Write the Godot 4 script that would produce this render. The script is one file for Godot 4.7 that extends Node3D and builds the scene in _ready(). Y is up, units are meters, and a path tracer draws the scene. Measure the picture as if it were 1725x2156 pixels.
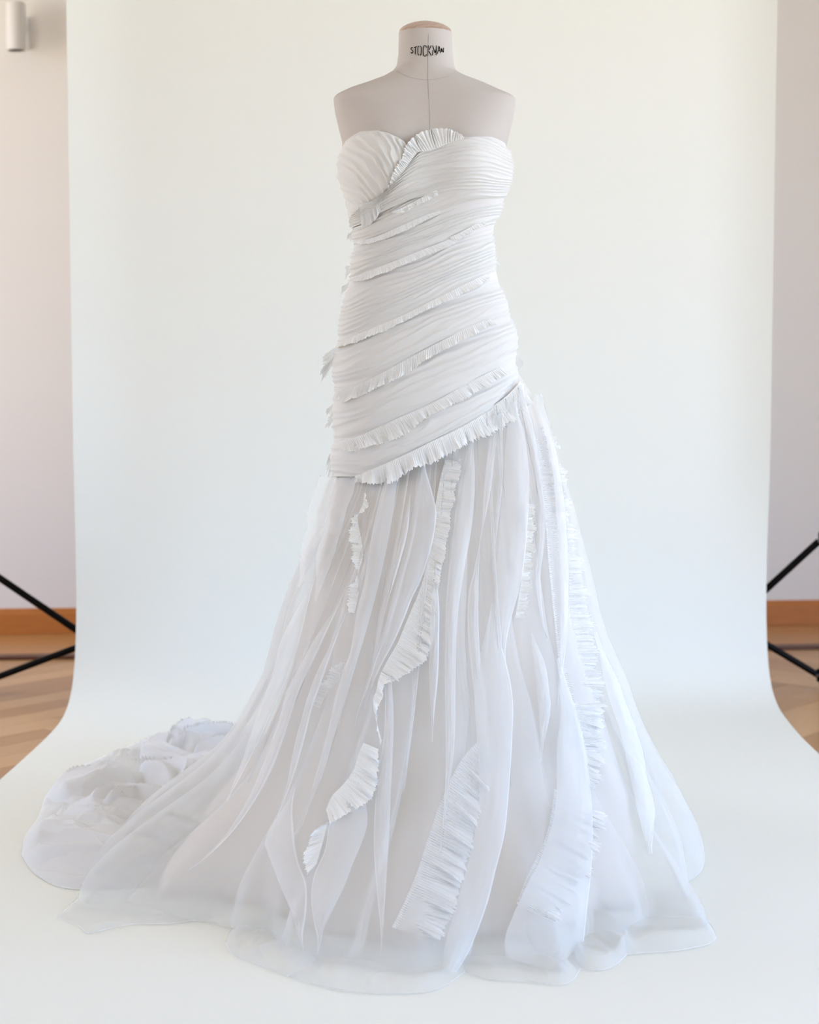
extends Node3D
# A white tulle wedding gown on a linen dress form, before a paper backdrop in a daylit parquet room.

const FOCAL := 3594.0      # focal length in pixels of the 1725 x 2156 frame (about 50 mm)
const EYE := 0.93          # camera height
const AXIS := 3.33         # how far in front of the camera the dress form stands
const HORIZON := 800.0
const MIDDLE := 895.0      # column of the form's axis

var tilt := atan((1078.0 - HORIZON) / FOCAL)
var cam := Vector3(0, EYE, 0)
var rng := RandomNumberGenerator.new()
var noise := FastNoiseLite.new()
var mats := {}
var body_table := {}
var skirt_table := {}

# ---------------------------------------------------------------- measuring

func ray(x: float, y: float) -> Vector3:
	var u := (x - 862.5) / FOCAL
	var v := (y - 1078.0) / FOCAL
	return Vector3(u, -sin(tilt) - v * cos(tilt), -cos(tilt) + v * sin(tilt))

func at(x: float, y: float, z: float) -> Vector3:          # the point measured at that place, z metres away
	var d := ray(x, y)
	return cam + d * (z / -d.z)

func on_floor(x: float, y: float, lift := 0.0) -> Vector3:
	var d := ray(x, y)
	return cam + d * ((EYE - lift) / -d.y)

func seen(p: Vector3) -> Vector2:
	var r := p - cam
	var depth := -r.y * sin(tilt) - r.z * cos(tilt)
	return Vector2(862.5 + FOCAL * r.x / depth, 1078.0 - FOCAL * (r.y * cos(tilt) - r.z * sin(tilt)) / depth)

func curve(pts: Array, n: int) -> PackedVector2Array:      # Catmull-Rom through the points, n samples evenly along
	var c := PackedVector2Array()
	var m := pts.size()
	for i in m - 1:
		var a: Vector2 = pts[maxi(i - 1, 0)]
		var b: Vector2 = pts[i]
		var d: Vector2 = pts[i + 1]
		var e: Vector2 = pts[mini(i + 2, m - 1)]
		for k in 12:
			c.append(b.cubic_interpolate(d, a, e, k / 12.0))
	c.append(pts[m - 1])
	var along := PackedFloat32Array([0.0])
	for i in range(1, c.size()):
		along.append(along[i - 1] + c[i].distance_to(c[i - 1]))
	var out := PackedVector2Array()
	var j := 0
	for i in n:
		var s := along[-1] * i / (n - 1.0)
		while j < c.size() - 2 and along[j + 1] < s:
			j += 1
		var step := along[j + 1] - along[j]
		out.append(c[j].lerp(c[j + 1], clampf((s - along[j]) / step if step > 1e-6 else 0.0, 0, 1)))
	return out

func v2(list: Array) -> Array:                             # [x, y, x, y ...] to points
	var out := []
	for i in range(0, list.size(), 2):
		out.append(Vector2(list[i], list[i + 1]))
	return out

func rows(list: Array, first: int, last: int, soft := 4) -> PackedFloat32Array:   # [row, value ...] to one smoothed value per row
	var raw := PackedFloat32Array()
	var k := 0
	for y in range(first, last + 1):
		while k < list.size() - 4 and list[k + 2] < y:
			k += 2
		var t := clampf((y - list[k]) / float(list[k + 2] - list[k]), 0, 1)
		raw.append(lerpf(list[k + 1], list[k + 3], t))
	var out := PackedFloat32Array()
	for i in raw.size():
		var total := 0.0
		var n := 0
		for d in range(-soft, soft + 1):
			if i + d >= 0 and i + d < raw.size():
				total += raw[i + d]
				n += 1
		out.append(total / n)
	return out

func look(table: PackedFloat32Array, first: int, y: float) -> float:
	var f := clampf(y - first, 0.0, table.size() - 1.001)
	var i := int(f)
	return lerpf(table[i], table[i + 1], f - i)

# ---------------------------------------------------------------- the two bodies that the gown follows

func measure() -> void:
	body_table = {
		"left": rows([40, 841, 71, 841, 115, 840, 139, 836.5, 150, 829, 157, 818, 163, 808, 176, 774, 188, 739, 200, 715, 205, 708, 211, 705.5, 240, 709, 271, 716, 303, 724, 322, 722, 345, 720, 375, 722, 400, 730, 415, 736, 440, 743, 470, 747, 500, 750, 530, 750, 560, 747, 590, 740, 620, 733, 650, 728, 680, 722, 730, 714, 760, 709, 800, 708, 870, 709, 930, 708, 1010, 700], 40, 1010, 3),
		"right": rows([40, 950.5, 71, 950.5, 115, 952, 139, 955.5, 150, 960, 157, 970, 163, 982, 176, 1017, 193, 1052, 203, 1074, 208, 1081, 223, 1082, 254, 1076.5, 292, 1068, 313, 1063, 335, 1066, 355, 1067, 385, 1064, 410, 1060, 430, 1054, 445, 1047, 465, 1038, 490, 1034, 520, 1033, 545, 1036, 565, 1040, 590, 1044, 610, 1050, 640, 1061, 665, 1071, 690, 1078, 720, 1082, 760, 1083, 800, 1082, 830, 1078, 1010, 1076], 40, 1010, 3),
		"front": rows([40, .051, 100, .052, 140, .054, 160, .062, 200, .078, 250, .098, 300, .112, 350, .118, 400, .110, 450, .098, 520, .090, 600, .098, 720, .118, 850, .128, 1010, .135], 40, 1010, 12),
		"back": rows([40, .051, 140, .056, 160, .066, 200, .085, 250, .098, 300, .1, 400, .092, 520, .08, 620, .105, 720, .13, 1010, .14], 40, 1010, 12),
		"power": rows([40, 2.0, 140, 2.0, 175, 2.3, 205, 2.9, 300, 2.7, 360, 2.35, 520, 2.1, 1010, 2.1], 40, 1010, 8),
	}
	skirt_table = {
		"left": rows([740, 716, 960, 706, 1000, 698, 1040, 681, 1080, 667, 1105, 668, 1130, 655, 1180, 632, 1250, 602, 1300, 585, 1350, 572, 1420, 553, 1480, 520, 1530, 490, 1600, 445, 1700, 378, 1750, 340, 1804, 250], 740, 1804, 6),
		"right": rows([740, 1081, 790, 1092, 810, 1105, 850, 1131, 895, 1150, 945, 1169, 1005, 1189, 1065, 1207, 1130, 1224, 1200, 1243, 1280, 1261, 1345, 1283, 1410, 1314, 1470, 1336, 1520, 1356, 1575, 1382, 1645, 1417, 1726, 1453, 1770, 1480, 1804, 1495], 740, 1804, 6),
		"front": rows([740, .098, 850, .106, 900, .11, 960, .120, 1000, .140, 1040, .178, 1100, .228, 1300, .335, 1500, .44, 1700, .56, 1760, .62, 1804, .70], 740, 1804, 8),
		"back": rows([740, .12, 900, .16, 1100, .28, 1300, .38, 1500, .48, 1700, .6, 1804, .7], 740, 1804, 10),
		"hem": [-180, .62, -120, .66, -90, .62, -66, .70, -56, .745, -48, .66, -38, .60, -33, .615, -26, .60, -19, .70, -12, .70, -2, .735, 6, .70, 12, .70, 16.5, .745, 22, .66, 28, .67, 36, .63, 44, .70, 52, .58, 62, .545, 72, .55, 82, .55, 100, .52, 130, .56, 180, .62],
	}

func body(phi: float, y: float, off := 0.0) -> Vector3:
	var xl := look(body_table.left, 40, y)
	var xr := look(body_table.right, 40, y)
	var p := 2.0 / look(body_table.power, 40, y)
	var mid := at((xl + xr) / 2, y, AXIS)
	var s := sin(phi)
	var c := cos(phi)
	var a := (xr - xl) / 2 * AXIS / FOCAL + off
	var b := look(body_table.front if c > 0 else body_table.back, 40, y) + off
	var x := a * signf(s) * pow(absf(s), p)
	var z := b * signf(c) * pow(absf(c), p)
	if c > 0 and y > 120 and y < 600:
		for cx in [-.082, .092]:
			var q := Vector2((x - cx) / .07, (y - 352.0) / 88.0).length_squared()
			z += .034 * exp(-q) * c
	return mid + Vector3(x, 0, z)

func hem_radius(deg: float) -> float:
	var h: Array = skirt_table.hem
	for k in range(0, h.size() - 2, 2):
		if deg <= h[k + 2]:
			return lerpf(h[k + 1], h[k + 3], (deg - h[k]) / (h[k + 2] - h[k]))
	return .6

func skirt(phi: float, y: float, off := 0.0) -> Vector3:
	var mid := at(MIDDLE, y, AXIS)
	var s := sin(phi)
	var c := cos(phi)
	var near := absf(s)
	# off the axis at the hips: the section's middle moves with the outline
	var xl := (look(skirt_table.left, 740, y) - MIDDLE) * AXIS / FOCAL
	var xr := (look(skirt_table.right, 740, y) - MIDDLE) * AXIS / FOCAL
	var a := (xr - xl) / 2
	var b := look(skirt_table.front if c > 0 else skirt_table.back, 740, y)
	var flat := Vector2((xl + xr) / 2 + a * s, b * c)
	var w := smoothstep(1480.0, 1804.0, y)
	if w > 0:
		var deg := rad_to_deg(atan2(flat.x, flat.y))
		flat = flat.lerp(flat.normalized() * lerpf(flat.length(), hem_radius(deg), .95), w * w)
	flat += flat.normalized() * off
	return Vector3(mid.x + flat.x, maxf(mid.y, .006), mid.z + flat.y)

func place(on: String, phi: float, y: float, off := 0.0) -> Vector3:
	return body(phi, y, off) if on == "body" else skirt(phi, y, off)

func side(on: String, x: float, y: float) -> float:         # the angle round the axis of a column, on past the outline to the back
	var t: Dictionary = body_table if on == "body" else skirt_table
	var first := 40 if on == "body" else 740
	var xl := look(t.left, first, y)
	var xr := look(t.right, first, y)
	var u := (x - (xl + xr) / 2) / ((xr - xl) / 2)
	if on == "body":
		var p := look(t.power, 40, y) / 2.0
		u = signf(u) * pow(absf(u), p) if absf(u) < 1 else u
	if absf(u) <= 1:
		return asin(u)
	return signf(u) * (PI / 2 + (absf(u) - 1) * 1.6)

func find(on: String, q: Vector2) -> Vector2:               # (angle, row) of the place on a body that shows at q
	var r := q
	var top := 41.0 if on == "body" else 741.0
	var low := 1009.0 if on == "body" else 1803.5
	for k in 7:
		var phi := side(on, r.x, r.y)
		var e := q - seen(place(on, clampf(phi, -1.57, 1.57), r.y))
		if absf(phi) > 1.5:
			e.x = 0
		r += e * .85
		r.y = clampf(r.y, top, low)
	return Vector2(side(on, r.x, r.y), r.y)

# ---------------------------------------------------------------- meshes

func mesh_of(p: PackedVector3Array, nu: int, nv: int, flat := false, closed := false, face := 0) -> ArrayMesh:
	# a grid, nv rows of nu points, its front turned away from its middle (0), from the gown's axis (1) or up (2)
	var ix := PackedInt32Array()
	var last := nu if closed else nu - 1
	var arrays := []
	arrays.resize(Mesh.ARRAY_MAX)
	var nrm := PackedVector3Array()
	var uv := PackedVector2Array()
	nrm.resize(p.size())
	uv.resize(p.size())
	for j in nv:
		for i in nu:
			var l := (i - 1 + nu) % nu if closed else maxi(i - 1, 0)
			var r := (i + 1) % nu if closed else mini(i + 1, nu - 1)
			var du := p[j * nu + r] - p[j * nu + l]
			var dv := p[mini(j + 1, nv - 1) * nu + i] - p[maxi(j - 1, 0) * nu + i]
			var n := du.cross(dv)
			nrm[j * nu + i] = n.normalized() if n.length_squared() > 1e-16 else Vector3.UP
			uv[j * nu + i] = Vector2(i / (nu - 1.0), j / (nv - 1.0))
	var mid := Vector3.ZERO
	for q in p: mid += q
	mid /= p.size()
	if face == 1: mid = Vector3(at(MIDDLE, 1000, AXIS).x, mid.y, -AXIS - .02)
	if face == 2: mid.y = -50.0
	var sum := 0.0
	for k in p.size():
		var out := p[k] - mid
		if face == 1: out.y = 0
		sum += nrm[k].dot(out)
	for j in nv - 1:
		for i in last:
			var a := j * nu + i
			var b := j * nu + (i + 1) % nu
			if sum >= 0: ix.append_array([a, a + nu, b, b, a + nu, b + nu])
			else: ix.append_array([a, b, a + nu, b, b + nu, a + nu])
	if sum < 0:
		for k in nrm.size(): nrm[k] = -nrm[k]
	if face == 2:
		for k in nrm.size():
			if nrm[k].y < 0: nrm[k] = Vector3.UP
	var m := ArrayMesh.new()
	arrays[Mesh.ARRAY_VERTEX] = p
	if not flat:
		arrays[Mesh.ARRAY_NORMAL] = nrm
	arrays[Mesh.ARRAY_TEX_UV] = uv
	arrays[Mesh.ARRAY_INDEX] = ix
	m.add_surface_from_arrays(Mesh.PRIMITIVE_TRIANGLES, arrays)
	return m

func build(called: String, m: Mesh, mat: Material, parent: Node = self) -> MeshInstance3D:
	var o := MeshInstance3D.new()
	o.name = called
	o.mesh = m
	o.material_override = mat
	parent.add_child(o, true)
	return o

func thing(called: String, label: String, category: String, group := "") -> Node3D:
	var o := Node3D.new()
	o.name = called
	add_child(o, true)
	tag(o, label, category, group)
	return o

func tag(o: Node, label: String, category := "", group := "", kind := "") -> void:
	if label: o.set_meta("label", label)
	if category: o.set_meta("category", category)
	if group: o.set_meta("group", group)
	if kind: o.set_meta("kind", kind)

func box(size: Vector3, bevel := 0.004) -> ArrayMesh:        # a box with chamfered edges
	var st := SurfaceTool.new()
	st.begin(Mesh.PRIMITIVE_TRIANGLES)
	st.set_smooth_group(-1)
	var h := size / 2
	var b := minf(bevel, minf(h.x, minf(h.y, h.z)) * .6)
	var pts := {}
	for sx in [-1, 1]:
		for sy in [-1, 1]:
			for sz in [-1, 1]:
				var c := Vector3(h.x * sx, h.y * sy, h.z * sz)
				pts[[sx, sy, sz]] = [c - Vector3(0, b * sy, b * sz), c - Vector3(b * sx, 0, b * sz), c - Vector3(b * sx, b * sy, 0)]
	var quad := func(a: Vector3, c: Vector3, d: Vector3, e: Vector3):
		var n := (c - a).cross(d - a)
		var order := [a, c, d, a, d, e] if n.dot(a + c + d + e) < 0 else [a, d, c, a, e, d]
		for v in order: st.add_vertex(v)
	for ax in 3:
		for s in [-1, 1]:
			var f := []
			for t in [[-1, -1], [-1, 1], [1, 1], [1, -1]]:
				var k := [0, 0, 0]
				k[ax] = s; k[(ax + 1) % 3] = t[0]; k[(ax + 2) % 3] = t[1]
				f.append(pts[k][ax])
			quad.call(f[0], f[1], f[2], f[3])
		for s in [-1, 1]:
			for t in [-1, 1]:
				var k := [0, 0, 0]
				var l := [0, 0, 0]
				var a1 := (ax + 1) % 3
				var a2 := (ax + 2) % 3
				k[ax] = -1; l[ax] = 1
				k[a1] = s; l[a1] = s; k[a2] = t; l[a2] = t
				quad.call(pts[k][a1], pts[k][a2], pts[l][a2], pts[l][a1])
	for k in pts:
		var c: Array = pts[k]
		var n: Vector3 = (c[1] - c[0]).cross(c[2] - c[0])
		for v in ([c[0], c[1], c[2]] if n.dot(c[0]) < 0 else [c[0], c[2], c[1]]): st.add_vertex(v)
	st.generate_normals()
	return st.commit()

func tube(path: Array, radius: float, n := 14, capped := true) -> ArrayMesh:
	var p := PackedVector3Array()
	var list := []
	if capped: list.append([path[0], 0.0])
	for q in path: list.append([q, radius])
	if capped: list.append([path[-1], 0.0])
	for k in list.size():
		var i := clampi(k - (1 if capped else 0), 0, path.size() - 1)
		var along: Vector3 = (path[mini(i + 1, path.size() - 1)] - path[maxi(i - 1, 0)]).normalized()
		var sidev := along.cross(Vector3.UP if absf(along.y) < .9 else Vector3.RIGHT).normalized()
		var up := sidev.cross(along)
		for j in n:
			var t := TAU * j / n
			p.append(list[k][0] + (sidev * cos(t) + up * sin(t)) * list[k][1])
	return mesh_of(p, n, list.size(), false, true)

func lathe(profile: Array, n := 48) -> ArrayMesh:            # [radius, height] round the y axis
	var p := PackedVector3Array()
	for q in profile:
		for j in n:
			var t := TAU * j / n
			p.append(Vector3(cos(t) * q[0], q[1], sin(t) * q[0]))
	return mesh_of(p, n, profile.size(), false, true)

func moved(m: Mesh, t: Transform3D) -> ArrayMesh:
	var st := SurfaceTool.new()
	st.append_from(m, 0, t)
	return st.commit()

# ---------------------------------------------------------------- materials

func plain(called: String, color: Color, rough := .8, spec := .3) -> StandardMaterial3D:
	var m := StandardMaterial3D.new()
	m.resource_name = called
	m.albedo_color = color
	m.roughness = rough
	m.metallic_specular = spec
	if rough >= .7: m.specular_mode = BaseMaterial3D.SPECULAR_DISABLED   # cloth, paper and matt paint
	m.cull_mode = BaseMaterial3D.CULL_DISABLED
	mats[called] = m
	return m

func noise_image(w: int, h: int, fx: float, fy: float, lo: float, hi: float, seed_: int, octaves := 4) -> ImageTexture:
	var f := FastNoiseLite.new()
	f.seed = seed_
	f.noise_type = FastNoiseLite.TYPE_SIMPLEX_SMOOTH
	f.frequency = 1.0
	f.fractal_octaves = octaves
	var im := Image.create(w, h, false, Image.FORMAT_RGB8)
	for y in h:
		for x in w:
			var v := lerpf(lo, hi, clampf(f.get_noise_2d(x * fx, y * fy) * .8 + .5, 0, 1))
			im.set_pixel(x, y, Color(v, v, v))
	return ImageTexture.create_from_image(im)

func grain_image(seed_: int, base: Color, dark: Color) -> ImageTexture:   # long wood grain along v
	var f := FastNoiseLite.new()
	f.seed = seed_
	f.frequency = 1.0
	f.fractal_octaves = 4
	var im := Image.create(128, 512, false, Image.FORMAT_RGB8)
	for y in 512:
		for x in 128:
			var a := f.get_noise_2d(x * .035, y * .0035) * .5 + .5
			var ring := absf(fposmod(a * 7.0 + x * .02, 1.0) - .5) * 2
			var fine := f.get_noise_2d(x * .5, y * .012) * .5 + .5
			im.set_pixel(x, y, base.lerp(dark, clampf(ring * .35 + fine * .4, 0, 1)))
	return ImageTexture.create_from_image(im)

func tulle(called: String, alpha: float, color := Color(.97, .96, .945)) -> StandardMaterial3D:
	var m := plain(called, Color(color.r, color.g, color.b, alpha), .75, .2)
	m.transparency = BaseMaterial3D.TRANSPARENCY_ALPHA
	return m

func make_materials() -> void:
	var m := plain("wall_paint", Color(.935, .92, .905), .9, .2)
	plain("ceiling_paint", Color(.93, .92, .90), .9, .2)
	plain("paper", Color(.94, .94, .905), .85, .25)
	m = plain("linen", Color(.79, .755, .72), .85, .2)
	m.heightmap_enabled = true
	m.heightmap_texture = noise_image(512, 512, .5, .5, 0, 1, 5, 2)
	m.heightmap_scale = .04
	m.uv1_triplanar = true
	m.uv1_scale = Vector3(5, 5, 5)
	plain("seam", Color(.765, .73, .695), .85, .2)
	plain("ink", Color(.06, .06, .065), .7, .2)
	m = plain("cap_wood", Color.WHITE, .32, .5)
	m.albedo_texture = cap_image()
	plain("lining", Color(.905, .87, .83), .7, .25)
	plain("underbodice", Color(.89, .87, .85), .8, .2)
	plain("drape", Color(.885, .872, .847), .8, .15)
	m = plain("ruffle", Color(.98, .975, .96), .8, .15)
	m.backlight_enabled = true
	m.backlight = Color(.6, .6, .6)
	m = plain("soft_ruffle", Color(.965, .958, .94), .8, .15)
	m.backlight_enabled = true
	m.backlight = Color(.6, .6, .6)
	tulle("sheer_ruffle", .45, Color(.98, .975, .965))
	tulle("tulle", .26)
	tulle("veil", .30)
	tulle("fold", .32, Color(.975, .97, .96))
	tulle("edge", .36, Color(.985, .98, .975))
	tulle("train", .55, Color(.985, .98, .975))
	for k in 5:
		m = plain("oak_%d" % k, Color.WHITE, .34, .5)
		var t: float = [0.0, .25, .5, .75, 1.0][k]
		m.albedo_texture = grain_image(40 + k, Color(.87, .71, .51).lerp(Color(.76, .58, .385), t), Color(.75, .575, .385).lerp(Color(.64, .465, .285), t))
	m = plain("oak_border", Color.WHITE, .34, .5)
	m.albedo_texture = grain_image(50, Color(.78, .57, .35), Color(.66, .46, .25))
	m = plain("skirting_wood", Color.WHITE, .4, .5)
	m.albedo_texture = grain_image(60, Color(.80, .50, .24), Color(.66, .39, .17))
	plain("inlay", Color(.36, .22, .15), .4, .5)
	m = plain("black_metal", Color(.03, .03, .035), .28, .22)
	plain("black_plastic", Color(.03, .03, .03), .5, .2)
	m = plain("steel", Color(.6, .6, .62), .3, .5)
	m.metallic = 1.0
	plain("white_enamel", Color(.87, .86, .85), .55, .4)
	plain("lamp_inside", Color(.25, .24, .23), .6, .3)
	plain("window_paint", Color(.9, .9, .9), .5, .4)
	plain("glass", Color(1, 1, 1, .04), .0, .5).transparency = BaseMaterial3D.TRANSPARENCY_ALPHA

func cap_image() -> ImageTexture:                           # turned wood with its grain in ovals
	var f := FastNoiseLite.new()
	f.seed = 3
	f.frequency = 1.0
	var im := Image.create(512, 512, false, Image.FORMAT_RGB8)
	for y in 512:
		for x in 512:
			var q := Vector2(x - 256, y - 256) / 256.0
			q += Vector2(.18, -.1)
			var d := Vector2(q.x * .8, q.y * 1.05).length() + f.get_noise_2d(q.x * 1.6, q.y * 1.6) * .12
			var ring := pow(absf(fposmod(d * 5.5, 1.0) * 2 - 1), 2.0)
			var fine := f.get_noise_2d(q.x * 6, q.y * 60) * .5 + .5
			im.set_pixel(x, y, Color(.80, .70, .63).lerp(Color(.64, .52, .44), clampf(ring * .5 + fine * .3, 0, 1)))
	return ImageTexture.create_from_image(im)

# ---------------------------------------------------------------- the room

const TURN := 0.082          # the back wall's right end is a little farther than its left

func wall_point(x: float, out: float, y: float) -> Vector3:  # x along the back wall from below the lens axis, out from it, up
	return Vector3(x * cos(TURN), y, -6.333 - x * sin(TURN)) + Vector3(sin(TURN), 0, cos(TURN)) * out

func on_wall(m: Mesh, x: float, out: float, y: float) -> ArrayMesh:
	return moved(m, Transform3D(Basis(Vector3.UP, TURN), wall_point(x, out, y)))

func structure(called: String, m: Mesh, mat: Material, parent: Node = self) -> MeshInstance3D:
	var o := build(called, m, mat, parent)
	if parent == self:
		o.set_meta("kind", "structure")
	return o

func make_room() -> void:
	var w: Material = mats.wall_paint
	var high := 3.1
	structure("wall_back", on_wall(box(Vector3(9.6, high, .2)), .3, -.1, high / 2), w)
	structure("ceiling", moved(box(Vector3(9.6, .2, 11.0)), Transform3D(Basis(), Vector3(.3, high + .1, -1.9))), mats.ceiling_paint)
	pierced_wall("wall_left", Transform3D(Basis(Vector3.UP, PI / 2), Vector3(-3.3, 0, -1.9)), 11.0, high, [[-1.1, 1.3, .25, 2.75], [3.0, 1.4, .25, 2.75]], 4)
	pierced_wall("wall_right", Transform3D(Basis(Vector3.UP, -PI / 2), Vector3(3.3, 0, -1.9)), 11.0, high, [[-1.7, 1.5, .15, 2.85], [.3, 1.5, .15, 2.85], [2.3, 1.5, .15, 2.85]], 1)
	structure("wall_front", moved(box(Vector3(9.6, high, .2)), Transform3D(Basis(), Vector3(0, high / 2, 3.6))), w)
	# floor: a bed of oak herringbone with a border along the back wall
	var fl := structure("floor", moved(box(Vector3(9.6, .2, 11.0)), Transform3D(Basis(), Vector3(.3, -.112, -1.9))), mats.oak_4)
	make_parquet(fl)
	# skirting
	var b := structure("baseboard_back", on_wall(box(Vector3(9.0, .080, .016), .003), .3, .009, .041), mats.skirting_wood)
	b.mesh = board_uv(9.0, [[.018, .001], [.018, .078], [.015, .082], [.013, .084], [.013, .090], [.010, .094], [.0, .095]])
	b.material_override = mats.skirting_wood

func board_uv(long: float, profile: Array) -> ArrayMesh:     # a moulding along the back wall, grain along it
	var st := SurfaceTool.new()
	st.begin(Mesh.PRIMITIVE_TRIANGLES)
	st.set_smooth_group(-1)
	var x0 := -long / 2 + .3
	for i in profile.size() - 1:
		var q := []
		for k in [[x0, i], [x0 + long, i], [x0 + long, i + 1], [x0, i + 1]]:
			q.append([wall_point(k[0], profile[k[1]][0], profile[k[1]][1]), Vector2(profile[k[1]][1] * 8, k[0] * .6)])
		for n in [0, 2, 1, 0, 3, 2]:
			st.set_uv(q[n][1])
			st.add_vertex(q[n][0])
	st.generate_normals()
	return st.commit()

func pierced_wall(called: String, t: Transform3D, long: float, high: float, holes: Array, first: int) -> void:
	# a wall with window openings, in its own axes: x along, z into the room
	var st := SurfaceTool.new()
	st.begin(Mesh.PRIMITIVE_TRIANGLES)
	var edge := -long / 2
	var add := func(x0: float, x1: float, y0: float, y1: float):
		st.append_from(box(Vector3(x1 - x0, y1 - y0, .2), .002), 0, t * Transform3D(Basis(), Vector3((x0 + x1) / 2, (y0 + y1) / 2, -.1)))
	for h in holes:
		add.call(edge, h[0] - h[1] / 2, 0.0, high)
		add.call(h[0] - h[1] / 2, h[0] + h[1] / 2, 0.0, h[2])
		add.call(h[0] - h[1] / 2, h[0] + h[1] / 2, h[3], high)
		edge = h[0] + h[1] / 2
	add.call(edge, long / 2, 0.0, high)
	structure(called, st.commit(), mats.wall_paint)
	for k in holes.size():
		var h: Array = holes[k]
		var f := SurfaceTool.new()
		f.begin(Mesh.PRIMITIVE_TRIANGLES)
		var mid := Vector3(h[0], (h[2] + h[3]) / 2, -.12)
		var hw: float = h[1] / 2
		var hh: float = (h[3] - h[2]) / 2
		for s in [-1, 1]:
			f.append_from(box(Vector3(.06, hh * 2, .07)), 0, t * Transform3D(Basis(), mid + Vector3(s * (hw - .03), 0, 0)))
			f.append_from(box(Vector3(h[1], .06, .07)), 0, t * Transform3D(Basis(), mid + Vector3(0, s * (hh - .03), 0)))
		f.append_from(box(Vector3(.07, hh * 2, .06)), 0, t * Transform3D(Basis(), mid))
		var o := structure("window_%d" % (first + k), f.commit(), mats.window_paint)

func plank(long: float, wide: float) -> ArrayMesh:           # a floor board with chamfered edges, its top at y = 0
	var st := SurfaceTool.new()
	st.begin(Mesh.PRIMITIVE_TRIANGLES)
	st.set_smooth_group(-1)
	var b := .0008
	var ring := func(grow: float, y: float) -> Array:
		return [Vector3(-wide / 2 + grow, y, -long / 2 + grow), Vector3(wide / 2 - grow, y, -long / 2 + grow), Vector3(wide / 2 - grow, y, long / 2 - grow), Vector3(-wide / 2 + grow, y, long / 2 - grow)]
	var top: Array = ring.call(b, 0.0)
	var mid: Array = ring.call(.0003, -b)
	var low: Array = ring.call(.0003, -.011)
	var put := func(v: Vector3):
		st.set_uv(Vector2(v.x / wide + .5, v.z / long + .5))
		st.add_vertex(v)
	for n in [0, 1, 2, 0, 2, 3]: put.call(top[n])
	for pair in [[mid, top], [low, mid]]:
		for i in 4:
			var j := (i + 1) % 4
			for v in [pair[0][i], pair[0][j], pair[1][j], pair[0][i], pair[1][j], pair[1][i]]: put.call(v)
	st.generate_normals()
	return st.commit()

func make_parquet(parent: Node) -> void:
	var long := .50
	var wide := .10
	var board := plank(long, wide)
	var axes := Basis(Vector3.UP, TURN)
	var border := .46
	var start := wall_point(.36, border + .075, 0)
	var far := []
	# herringbone: pairs of boards at right angles, stepping along the diagonal
	var e1 := Vector3(1, 0, 1).normalized()
	var e2 := Vector3(-1, 0, 1).normalized()
	for n in range(-60, 61):
		for m in range(-14, 15):
			# the two sets of boards of the pattern: set A along e1, set B along e2
			var o := e1 * (n * wide) + e2 * (n * wide) + (e1 - e2) * (m * long)
			for kind in 2:
				var c := o + (e1 * (long / 2) + e2 * (wide / 2) if kind == 0 else e1 * (-wide / 2) + e2 * (long / 2))
				var t := Transform3D(axes * Basis(Vector3.UP, PI / 4 if kind == 0 else -PI / 4), start + axes * c)
				var p := t.origin
				if (axes.inverse() * (p - start)).z < .19 or p.z > 3.3 or p.x < -3.2 or p.x > 3.15:
					continue
				far.append([t, absf(p.x) > .75 and absf(p.x) < 2.15 and p.z < -3.6 and p.z > -6.2])
	var count := 0
	var rest := []
	for f in far:
		if f[1] and count < 285:
			count += 1
			var o := build("plank", board, mats["oak_%d" % rng.randi_range(0, 4)], parent)
			o.transform = f[0]
		else:
			rest.append(f[0])
	var mm := MultiMesh.new()
	mm.transform_format = MultiMesh.TRANSFORM_3D
	mm.mesh = board
	mm.instance_count = rest.size()
	for i in rest.size(): mm.set_instance_transform(i, rest[i])
	var mi := MultiMeshInstance3D.new()
	mi.name = "parquet"
	mi.multimesh = mm
	mi.material_override = mats.oak_2
	mi.set_meta("kind", "stuff")
	parent.add_child(mi, true)
	# border boards along the wall, and the dark strip that parts them from the herringbone
	for r in 4:
		for k in 5:
			var o := build("border_plank", plank(1.6, .1135), mats.oak_border, parent)
			o.transform = Transform3D(axes * Basis(Vector3.UP, PI / 2), wall_point(-3.2 + k * 1.6 + (.7 if r % 2 else 0.0), .06 + r * .115, 0))
	var s := build("inlay_strip", on_wall(box(Vector3(7.4, .012, .06), .001), 0, border + .032, -.006), mats.inlay, parent)

func make_lamp() -> void:
	var p := at(32.5, 58, 6.16)
	var base := wall_point((p.x) / cos(TURN), 0, p.y)
	var o := thing("wall_lamp", "small white cylinder wall lamp high on the pale wall", "lamp")
	o.position = base
	o.rotation.y = TURN
	var r := .0335
	var hi := .083
	var c := Vector3(0, .0, .075)
	build("shade", moved(lathe([[r - .004, -hi + .012], [r - .004, -hi], [r - .001, -hi - .001], [r, -hi + .002], [r, hi - .004], [r - .004, hi], [r - .006, hi], [r - .006, hi - .02], [.0, hi - .02]]), Transform3D(Basis(), c)), mats.white_enamel, o)
	build("reflector", moved(lathe([[r - .004, -hi + .003], [.02, -hi + .05], [.0, -hi + .055]]), Transform3D(Basis(), c)), mats.lamp_inside, o)
	build("arm", tube([Vector3(0, 0, .010), Vector3(0, 0, .045)], .011), mats.white_enamel, o)
	build("wall_plate", moved(box(Vector3(.055, .115, .012), .003), Transform3D(Basis(), Vector3(.010, -.01, .006))), mats.white_enamel, o)

# ---------------------------------------------------------------- the paper sweep and what holds it

const PAPER_TOP := 2.62

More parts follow.
